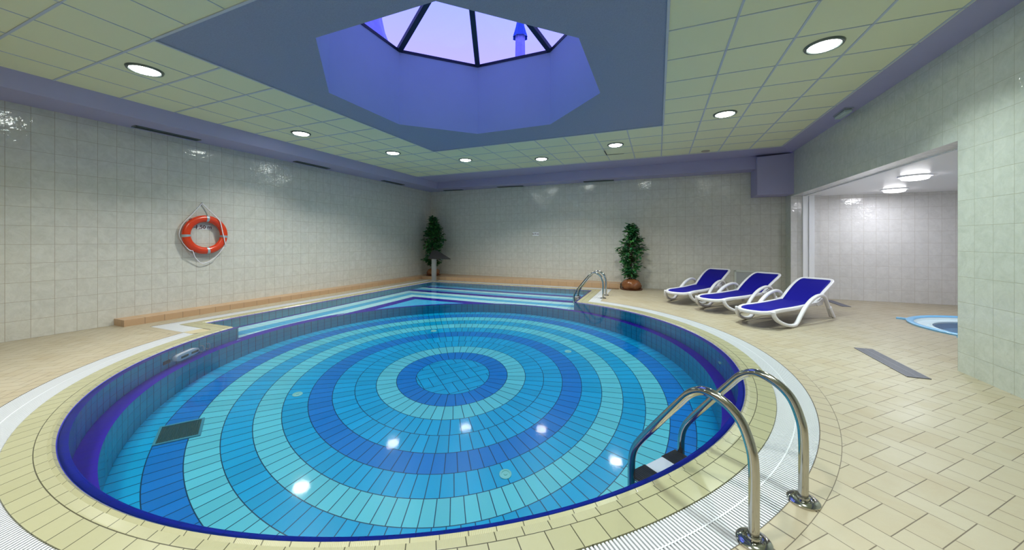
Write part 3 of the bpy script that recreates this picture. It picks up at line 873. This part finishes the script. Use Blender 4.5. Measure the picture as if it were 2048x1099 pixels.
# ================================================================== life ring and depth signs
lr = tag(empty('life_ring', (XL + .075, 3.858, 1.41)), 'orange life ring with white rope hanging on the left wall', 'life ring')
m = MB(); m.sweep([(0, .292 * math.cos(2 * PI * k / 72), .292 * math.sin(2 * PI * k / 72)) for k in range(72)], .050, .062, side=(1, 0, 0), n=20, closed=True)
ringo = m.build('float_ring', ORANGE, lr, smooth=True)
for deg in (86, -6, -84, 184):
    m = MB(); pts = []
    for k in range(5):
        a = math.radians(deg - 4 + 2.0 * k); pts.append((0, .292 * math.cos(a), .292 * math.sin(a)))
    m.sweep(pts, .0515, .0635, side=(1, 0, 0), n=20, caps=False); m.build('reflective_band', TAPE, lr, smooth=True)
def rp_(deg, r, x=0.0): a = math.radians(deg); return (x, r * math.cos(a), r * math.sin(a))
m = MB()
hook = (-.055, -.03, .575)
m.sweep(smooth_path([rp_(205, .36, -.02), rp_(180, .375, -.03), rp_(150, .375, -.02), (-.03, -.19, .36), hook], 6), .0065, n=6)
m.sweep(smooth_path([hook, (-.02, .07, .45), (.045, .17, .305), (.060, .205, .225), (.058, .247, .03), (.058, .285, -.16), (.03, .30, -.22)], 6), .0085, n=6)
m.sweep(smooth_path([rp_(-38, .36, .03), (-.01, .16, -.42), (-.03, -.02, -.525), (-.01, -.14, -.43), rp_(-125, .36, .03)], 6), .0065, n=6)
m.sweep(smooth_path([rp_(-125, .355, .03), (.02, -.26, -.27), rp_(205, .36, -.02)], 5), .0065, n=6)
m.build('grab_rope', ROPE, lr, smooth=True)
for deg in (-38, 130, -122):
    a = math.radians(deg); m = MB(); M = Matrix.Translation((0, 0, 0)) @ Matrix.Rotation(a, 4, 'X')
    m.box(-.02, .02, .335, .362, -.02, .02, M=M); m.build('rope_cleat', plain('cleat', (.75, .74, .76), .5) if deg == -38 else plain('cleat_dark', (.25, .03, .03), .5), lr, bevel=.004)
m = MB(); m.sweep([(-.075, hook[1], hook[2]), (-.045, hook[1], hook[2]), (-.045, hook[1], hook[2] + .02)], .005, n=8)
tag(m.build('wall_hook', STEEL, smooth=True), 'small metal wall hook holding the life ring rope', 'hook').location = lr.location

def sign(loc, rz, w_, h_, text, size, label):
    r = tag(empty('depth_sign', loc, rz), label, 'sign')
    m = MB(); m.box(-w_ / 2, w_ / 2, -.004, 0, -h_ / 2, h_ / 2); m.build('plate', SIGNW, r)
    c = bpy.data.curves.new('lettering', 'FONT'); c.body = text; c.size = size; c.align_x = 'CENTER'; c.align_y = 'CENTER'; c.extrude = .0006; c.offset = size * .018
    tmp = bpy.data.objects.new('lettering', c); col.objects.link(tmp); bpy.context.view_layer.update()
    me = bpy.data.meshes.new_from_object(tmp.evaluated_get(bpy.context.evaluated_depsgraph_get()))
    bpy.data.objects.remove(tmp); bpy.data.curves.remove(c)
    o = bpy.data.objects.new('lettering', me); me.materials.clear(); me.materials.append(SIGNT); col.objects.link(o); o.parent = r; o.location = (0, -.0055, 0); o.rotation_euler = (PI / 2, 0, 0)
    return r
sign((XL + .001, 3.862, 1.548), PI / 2, .215, .085, '1,50 m', .092, 'white depth sign reading 1,50 m inside the life ring')
sg = sign((-3.57, backy(-3.57) - .001, 1.512), math.atan2(BR - BL, XR - XL), .21, .115, '0,75 m', .075, 'small white depth sign on the back wall')
# back wall access panel
r = tag(empty('access_panel', (2.08, backy(2.08) - .002, .30), math.atan2(BR - BL, XR - XL)), 'grey square wall panel with pale frame behind the middle lounger', 'panel')
m = MB(); m.box(-.29, .29, -.012, 0, -.20, .23); m.build('door', PANELM, r)
m = MB()
for a, b, c, d in ((-.33, -.29, -.22, .27), (.29, .33, -.22, .27), (-.33, .33, .23, .27), (-.33, .33, -.24, -.20)): m.box(a, b, -.022, 0, c, d)
m.build('frame', plain('panel_frame', (.58, .62, .58), .4), r)
m = MB(); m.box(.0, .06, -.018, -.012, .16, .18); m.build('latch', STEEL, r)

# floor drains
def drain(x0, x1, y0, y1, label):
    r = tag(empty('floor_drain', ((x0 + x1) / 2, (y0 + y1) / 2, 0)), label, 'floor drain')
    lx, ly = (x1 - x0) / 2, (y1 - y0) / 2
    m = MB(); m.box(-lx, lx, -ly, ly, .0005, .002); m.build('tray', DGREY, r)
    m = MB(); y = -ly
    while y < ly: m.box(-lx, lx, y, y + .0075, .002, .008); y += .012
    for x in (-lx, 0, lx): m.box(x - .003, x + .003, -ly, ly, .002, .0085)
    m.build('slats', DRAINM, r)
drain(2.20, 2.365, 4.56, 5.55, 'long grey slotted floor drain in the tiled deck')
drain(3.36, 3.50, 8.95, 9.78, 'short grey floor drain inside the whirlpool room behind nearest lounger')
m = MB(); m.box(-.19, .19, -.05, .05, 0.0005, .014)
tag(m.build('threshold_strip', plain('brown_strip', (.16, .09, .045), .6), loc=(-1.165, 9.88, 0), bevel=.003), 'short brown strip on the floor behind the back ladder', 'floor strip')

# ================================================================== waterfall spout post by the back left corner
r = tag(empty('waterfall_spout', (-6.66, 9.57, 0.006)), 'grey post with dark slanted spout board at back left of pool', 'water spout')
m = MB(); m.box(-.062, .062, -.05, .05, 0, .74); m.build('post', STEEL, r, bevel=.006)
m = MB(); m.box(-.10, .10, -.08, .08, 0, .012); m.build('foot_plate', STEEL, r)
m = MB()
q = [(-.11, -.16, .735), (.70, -.13, .735), (-.02, .18, .985), (-.20, .18, .985)]
m.add([*q, *[(a, b, c - .022) for a, b, c in q]], [(0, 1, 2, 3), (7, 6, 5, 4), (0, 4, 5, 1), (1, 5, 6, 2), (2, 6, 7, 3), (3, 7, 4, 0)])
m.build('spout_board', BOARD, r)

# ================================================================== potted ficus trees
def ficus(loc, h, rad, seed, label, pot_r, nl, clear):
    rnd = random.Random(seed)
    r = tag(empty('potted_ficus', loc), label, 'potted tree')
    m = MB(); N = 36; prof = [(.80, 0), (1.0, .05), (1.06, .12), (1.0, .20), (.80, .27), (.45, .30), (.2, .31), (0, .31)]
    vs = []
    for i, (a, z) in enumerate(prof):
        for k in range(N):
            t = 2 * PI * k / N; f = 1 + .07 * math.sin(5 * t + z * 20) + .05 * math.sin(11 * t + 2 * i)
            vs.append((pot_r * a * f * math.cos(t), pot_r * a * f * math.sin(t), z * pot_r / .25))
    fs = [(i * N + k, i * N + (k + 1) % N, (i + 1) * N + (k + 1) % N, (i + 1) * N + k) for i in range(len(prof) - 1) for k in range(N)]
    m.add(vs, fs); m.build('wrapped_pot', CLAY, r, smooth=True)
    m = MB(); m.ring_cyl([(0, .001), (pot_r * 1.18, .001), (pot_r * 1.25, .022), (pot_r * 1.12, .018), (0, .012)], 30); m.build('saucer', plain('saucer_brown', (.12, .045, .02), .35), r, smooth='auto')
    m = MB(); z0 = .30 * pot_r / .25
    tips = []
    for s in range(3):
        pts = [(0.02 * s - .02, .01 * s, z0 - .05)]; x = y = 0
        for k in range(1, 8):
            x += rnd.uniform(-.025, .025); y += rnd.uniform(-.025, .025)
            pts.append((x + .012 * math.sin(k + s * 2), y + .012 * math.cos(k + s * 2), z0 + (h - z0) * .93 * k / 7))
        m.sweep(smooth_path(pts, 3), .013, n=7, scales=[1 - .75 * i / 21 for i in range(22)])
        tips.append(pts)
    lv = MB()
    zc0 = clear
    def env(f):   # crown outline by height fraction
        pts = [(0, .42), (.08, .78), (.2, .66), (.3, .62), (.42, .95), (.52, 1.0), (.62, .74), (.75, .60), (.88, .38), (1.0, .10)]
        for (a, b), (c, d) in zip(pts, pts[1:]):
            if f <= c: return b + (d - b) * (f - a) / (c - a)
        return .1
    for b in range(nl // 14):
        f = rnd.random() ** .9; z = zc0 + (h - zc0) * f
        an = rnd.uniform(0, 2 * PI); R = rad * env(f) * rnd.uniform(.55, 1.05)
        st = Vector((0, 0, max(z0, z - .18))); en = Vector((R * math.cos(an), R * math.sin(an), z + rnd.uniform(-.06, .04)))
        mid = (st + en) / 2 + Vector((0, 0, .06))
        br = smooth_path([st, mid, en], 4); m.sweep(br, .004, n=4)
        for q in range(14):
            t = .30 + .70 * q / 13; c = br[min(len(br) - 1, int(t * (len(br) - 1)))] + Vector([rnd.gauss(0, .022) for _ in range(3)])
            d = Vector((math.cos(an) + rnd.uniform(-.9, .9), math.sin(an) + rnd.uniform(-.9, .9), rnd.uniform(-.8, .45))).normalized()
            L = rnd.uniform(.075, .125); sdv = d.cross(Vector((rnd.uniform(-.5, .5), rnd.uniform(-.5, .5), 1))).normalized(); W = L * .27
            nn = d.cross(sdv) * (L * .06); g = rnd.random()
            q0, q1, q2 = c, c + d * L * .35, c + d * L * .72
            V = [q0, q1 + sdv * W, q1 - sdv * W, q1 - nn, q2 + sdv * W * .8, q2 - sdv * W * .8, q2 - nn, c + d * L + nn * .5]
            lv.add(V, [(0, 1, 3), (0, 3, 2), (1, 4, 6, 3), (3, 6, 5, 2), (4, 7, 6), (6, 7, 5)], [[(g, 0)] * k for k in (3, 3, 4, 4, 3, 3)])
    m.build('trunk', BARK, r, smooth=True)
    lv.build('foliage', LEAF, r)
    return r
ficus((-7.19, 10.29, .10), 2.02, .43, 3, 'dark tall potted ficus on the plinth in back left corner', .20, 2600, .42)
ficus((-.655, 9.95, 0), 1.74, .39, 8, 'green potted ficus in brown wrapped pot against the back wall', .23, 1750, .36)

# ================================================================== sun loungers
def make_lounger():
    r = empty('sun_lounger', (0, 0, 0))
    def sym(x): return (x, -x)
    side = [(-.485, .262), (-.475, .20), (-.42, .135), (-.30, .075), (-.15, .036), (-.01, .026), (.075, .055), (.18, .135), (.31, .235), (.45, .315), (.60, .372), (.76, .405), (.90, .408), (1.01, .375), (1.09, .295), (1.16, .20), (1.23, .10), (1.285, .03)]
    for s in (1, -1):
        m = MB(); x0 = .305 * s
        m.sweep(smooth_path([(y, s * (.252 + .065 * min(1, max(0, (y + .485) / .3)) ** .7) , z) for y, z in side], 5), .029, .025, side=(0, 1, 0), n=12, power=.7)
        lg = m.build('leg', PLASTIC, r, smooth=True)
        m = MB(); m.sweep(smooth_path([(1.17, x0 + s * .03, .19), (1.235, x0 + s * .035, .10), (1.30, x0 + s * .035, .03), (1.318, x0 + s * .035, .022)], 5), .022, .034, side=(0, 1, 0), n=12, scales=None)
        m.build('rear_foot', PLASTIC, lg, smooth=True)
    # seat frame, rounded foot end
    def rail(xw, y1, y0, n=14, pw=.55):
        pts = [(y1, -xw, 0)]
        for k in range(n + 1):
            a = -PI / 2 - PI * k / n
            ca, sa = math.cos(a), math.sin(a)
            pts.append((y0 + .30 + .30 * math.copysign(abs(ca) ** pw, ca) * 1.0, xw * math.copysign(abs(sa) ** (pw * 1.3), sa), 0))
        pts.append((y1, xw, 0)); return pts
    def seatz(y): return .262 - .028 * math.exp(-((y + .60) / .18) ** 2) - .012 * math.sin(max(0, min(1, (y + .4) / 1.2)) * PI)
    P = [(p[0], p[1], seatz(p[0])) for p in rail(.245, .93, -.62, pw=.78)]
    PP = []
    for a, b in zip(P, P[1:]):
        n = max(1, int((Vector(b) - Vector(a)).length / .05))
        for k in range(n): PP.append([a[i] + (b[i] - a[i]) * k / n for i in range(3)])
    PP.append(P[-1]); PP = [(p[0], p[1], seatz(p[0])) for p in PP]
    m = MB(); m.sweep(PP, .030, .024, side=(0, 0, 1), n=12, power=.7)
    for yb in (-.2, .25, .70): m.sweep([(yb, -.24, seatz(yb) - .025), (yb, .24, seatz(yb) - .025)], .012, .02, side=(0, 0, 1), n=8)
    m.build('seat_frame', PLASTIC, r, smooth=True)
    m = MB(); NX, NY = 8, 26; vs = []; th = .006
    def halfw(y):
        t = min(1, max(0, (-.33 - y) / .27)); return .232 * (1 - t ** 2.3) ** .5 if t < 1 else 0.02
    for j in range(NY + 1):
        y = -.60 + (.93 + .60) * j / NY
        for i in range(NX + 1):
            x = halfw(y) * (2 * i / NX - 1); vs.append((y, x, seatz(y) + .012 - .014 * (1 - (2 * i / NX - 1) ** 2)))
    fs = [(j * (NX + 1) + i, j * (NX + 1) + i + 1, (j + 1) * (NX + 1) + i + 1, (j + 1) * (NX + 1) + i) for j in range(NY) for i in range(NX)]
    m.add(vs, fs); m.build('seat_fabric', BLUEF, r, smooth=True).modifiers.new('thick', 'SOLIDIFY').thickness = th
    # backrest
    def bp(t, x, off=0.0):   # t 0..1 up the back
        y = .86 + .76 * t; z = .262 + .345 * t + .045 * math.sin(PI * t) * 0.55 - off * .9
        return (y + off * .42, x, z)
    L = [(0, -.238), (.25, -.244), (.5, -.250), (.75, -.252), (.90, -.244), (.97, -.222), (1.0, -.185), (1.012, -.1), (1.015, 0)]
    L = L + [(t, -x) for t, x in L[::-1][1:]]
    m = MB(); m.sweep(smooth_path([bp(t, x) for t, x in L], 4), .017, .026, n=12, side=(-.42, 0, .9), power=.75)
    bf = m.build('back_frame', PLASTIC, r, smooth=True)
    m = MB(); vs = []
    for j in range(NY + 1):
        t = 1.0 * j / NY; w_ = .228 + .012 * math.sin(min(1, t / .75) * PI / 2)
        if t > .86: w_ *= (1 - ((t - .86) / .14) ** 3 * .2)
        for i in range(NX + 1):
            x = w_ * (2 * i / NX - 1); vs.append(bp(t * .995, x, -.004 + .012 * (1 - (2 * i / NX - 1) ** 2)))
    m.add(vs, fs); m.build('back_fabric', BLUEF, r, smooth=True).modifiers.new('thick', 'SOLIDIFY').thickness = th
    # hinge brackets and support strut
    for s in (1, -1):
        m = MB(); x = .268 * s
        q = [(.80, .285), (.93, .30), (1.07, .345), (1.10, .30), (1.07, .235), (.90, .225)]
        vs = [(a, x - .012, b) for a, b in q] + [(a, x + .012, b) for a, b in q]; n = len(q)
        m.add(vs, [tuple(range(n))[::-1], tuple(range(n, 2 * n))] + [(k, (k + 1) % n, n + (k + 1) % n, n + k) for k in range(n)])
        m.build('hinge_bracket', PLASTIC, r, bevel=.006)
    m = MB()
    for s in (1, -1): m.sweep([(1.02, .20 * s, .245), (1.27, .20 * s, .43)], .011, n=8)
    m.sweep([(1.02, -.22, .245), (1.02, .22, .245)], .011, n=8)
    m.build('support_strut', PLASTIC, r, smooth=True)
    return r
lounger = make_lounger()
HD = math.atan2(.785, .62)
LGS = [((1.657, 6.762), HD, 'nearest of the three blue and white sun loungers'),
       ((1.17, 7.73), math.radians(52.5), 'middle one of the three blue and white sun loungers'),
       ((.60, 8.43), math.radians(61.5), 'farthest sun lounger, the one nearest to the back ladder')]
for i, (p, a, lab) in enumerate(LGS):
    o = lounger if i == 0 else copy_tree(lounger)
    o.location = (p[0], p[1], 0); o.rotation_euler = (0, 0, a)
    tag(o, lab, 'sun lounger', 'blue and white sun loungers on the deck')

# ================================================================== whirlpool
sp_ = tag(empty('whirlpool_tub', (SPC[0], SPC[1], 0)), 'round blue rimmed whirlpool sunk in the floor, partly hidden by right wall', 'whirlpool')
m = MB(); m.ring_cyl([(1.02, .0), (1.085, .0), (1.09, .022), (1.06, .034), (1.02, .026), (1.005, .010)], 72)
for deg in (149, 215, 83, -83):
    a = math.radians(deg); M = Matrix.Rotation(a, 4, 'Z')
    m.box(1.06, 1.20, -.05, .05, .0, .022, M=M)
m.build('rim', SPAB, sp_, smooth='auto')
m = MB(); m.ring_cyl([(1.012, .012), (.98, -.03), (.86, -.045), (.83, -.015), (.81, -.02), (.79, -.10)], 72); m.build('overflow_ledge', SPAW, sp_, smooth='auto')
m = MB(); m.ring_cyl([(.79, -.10), (.72, -.45), (.55, -.50), (.5, -.85), (0, -.88)], 64); m.build('basin', SPAB, sp_, smooth='auto')
wt = MB(); wt.ring_cyl([(.805, -.03), (.4, -.03), (0, -.03)], 64, c=(SPC[0], SPC[1], 0))
tag(wt.build('whirlpool_water', WATER), 'water inside the whirlpool tub', 'water', kind='stuff')

sw = [o for o in bpy.data.objects if o.name.startswith('whirlpool_water')][0]
sw.cycles.is_caustics_caster = True
for p in sw.data.polygons: p.use_smooth = True
for ch in sp_.children: ch.cycles.is_caustics_receiver = True
for o in bpy.data.objects:
    if o.type == 'LIGHT': o.data.cycles.is_caustics_light = True
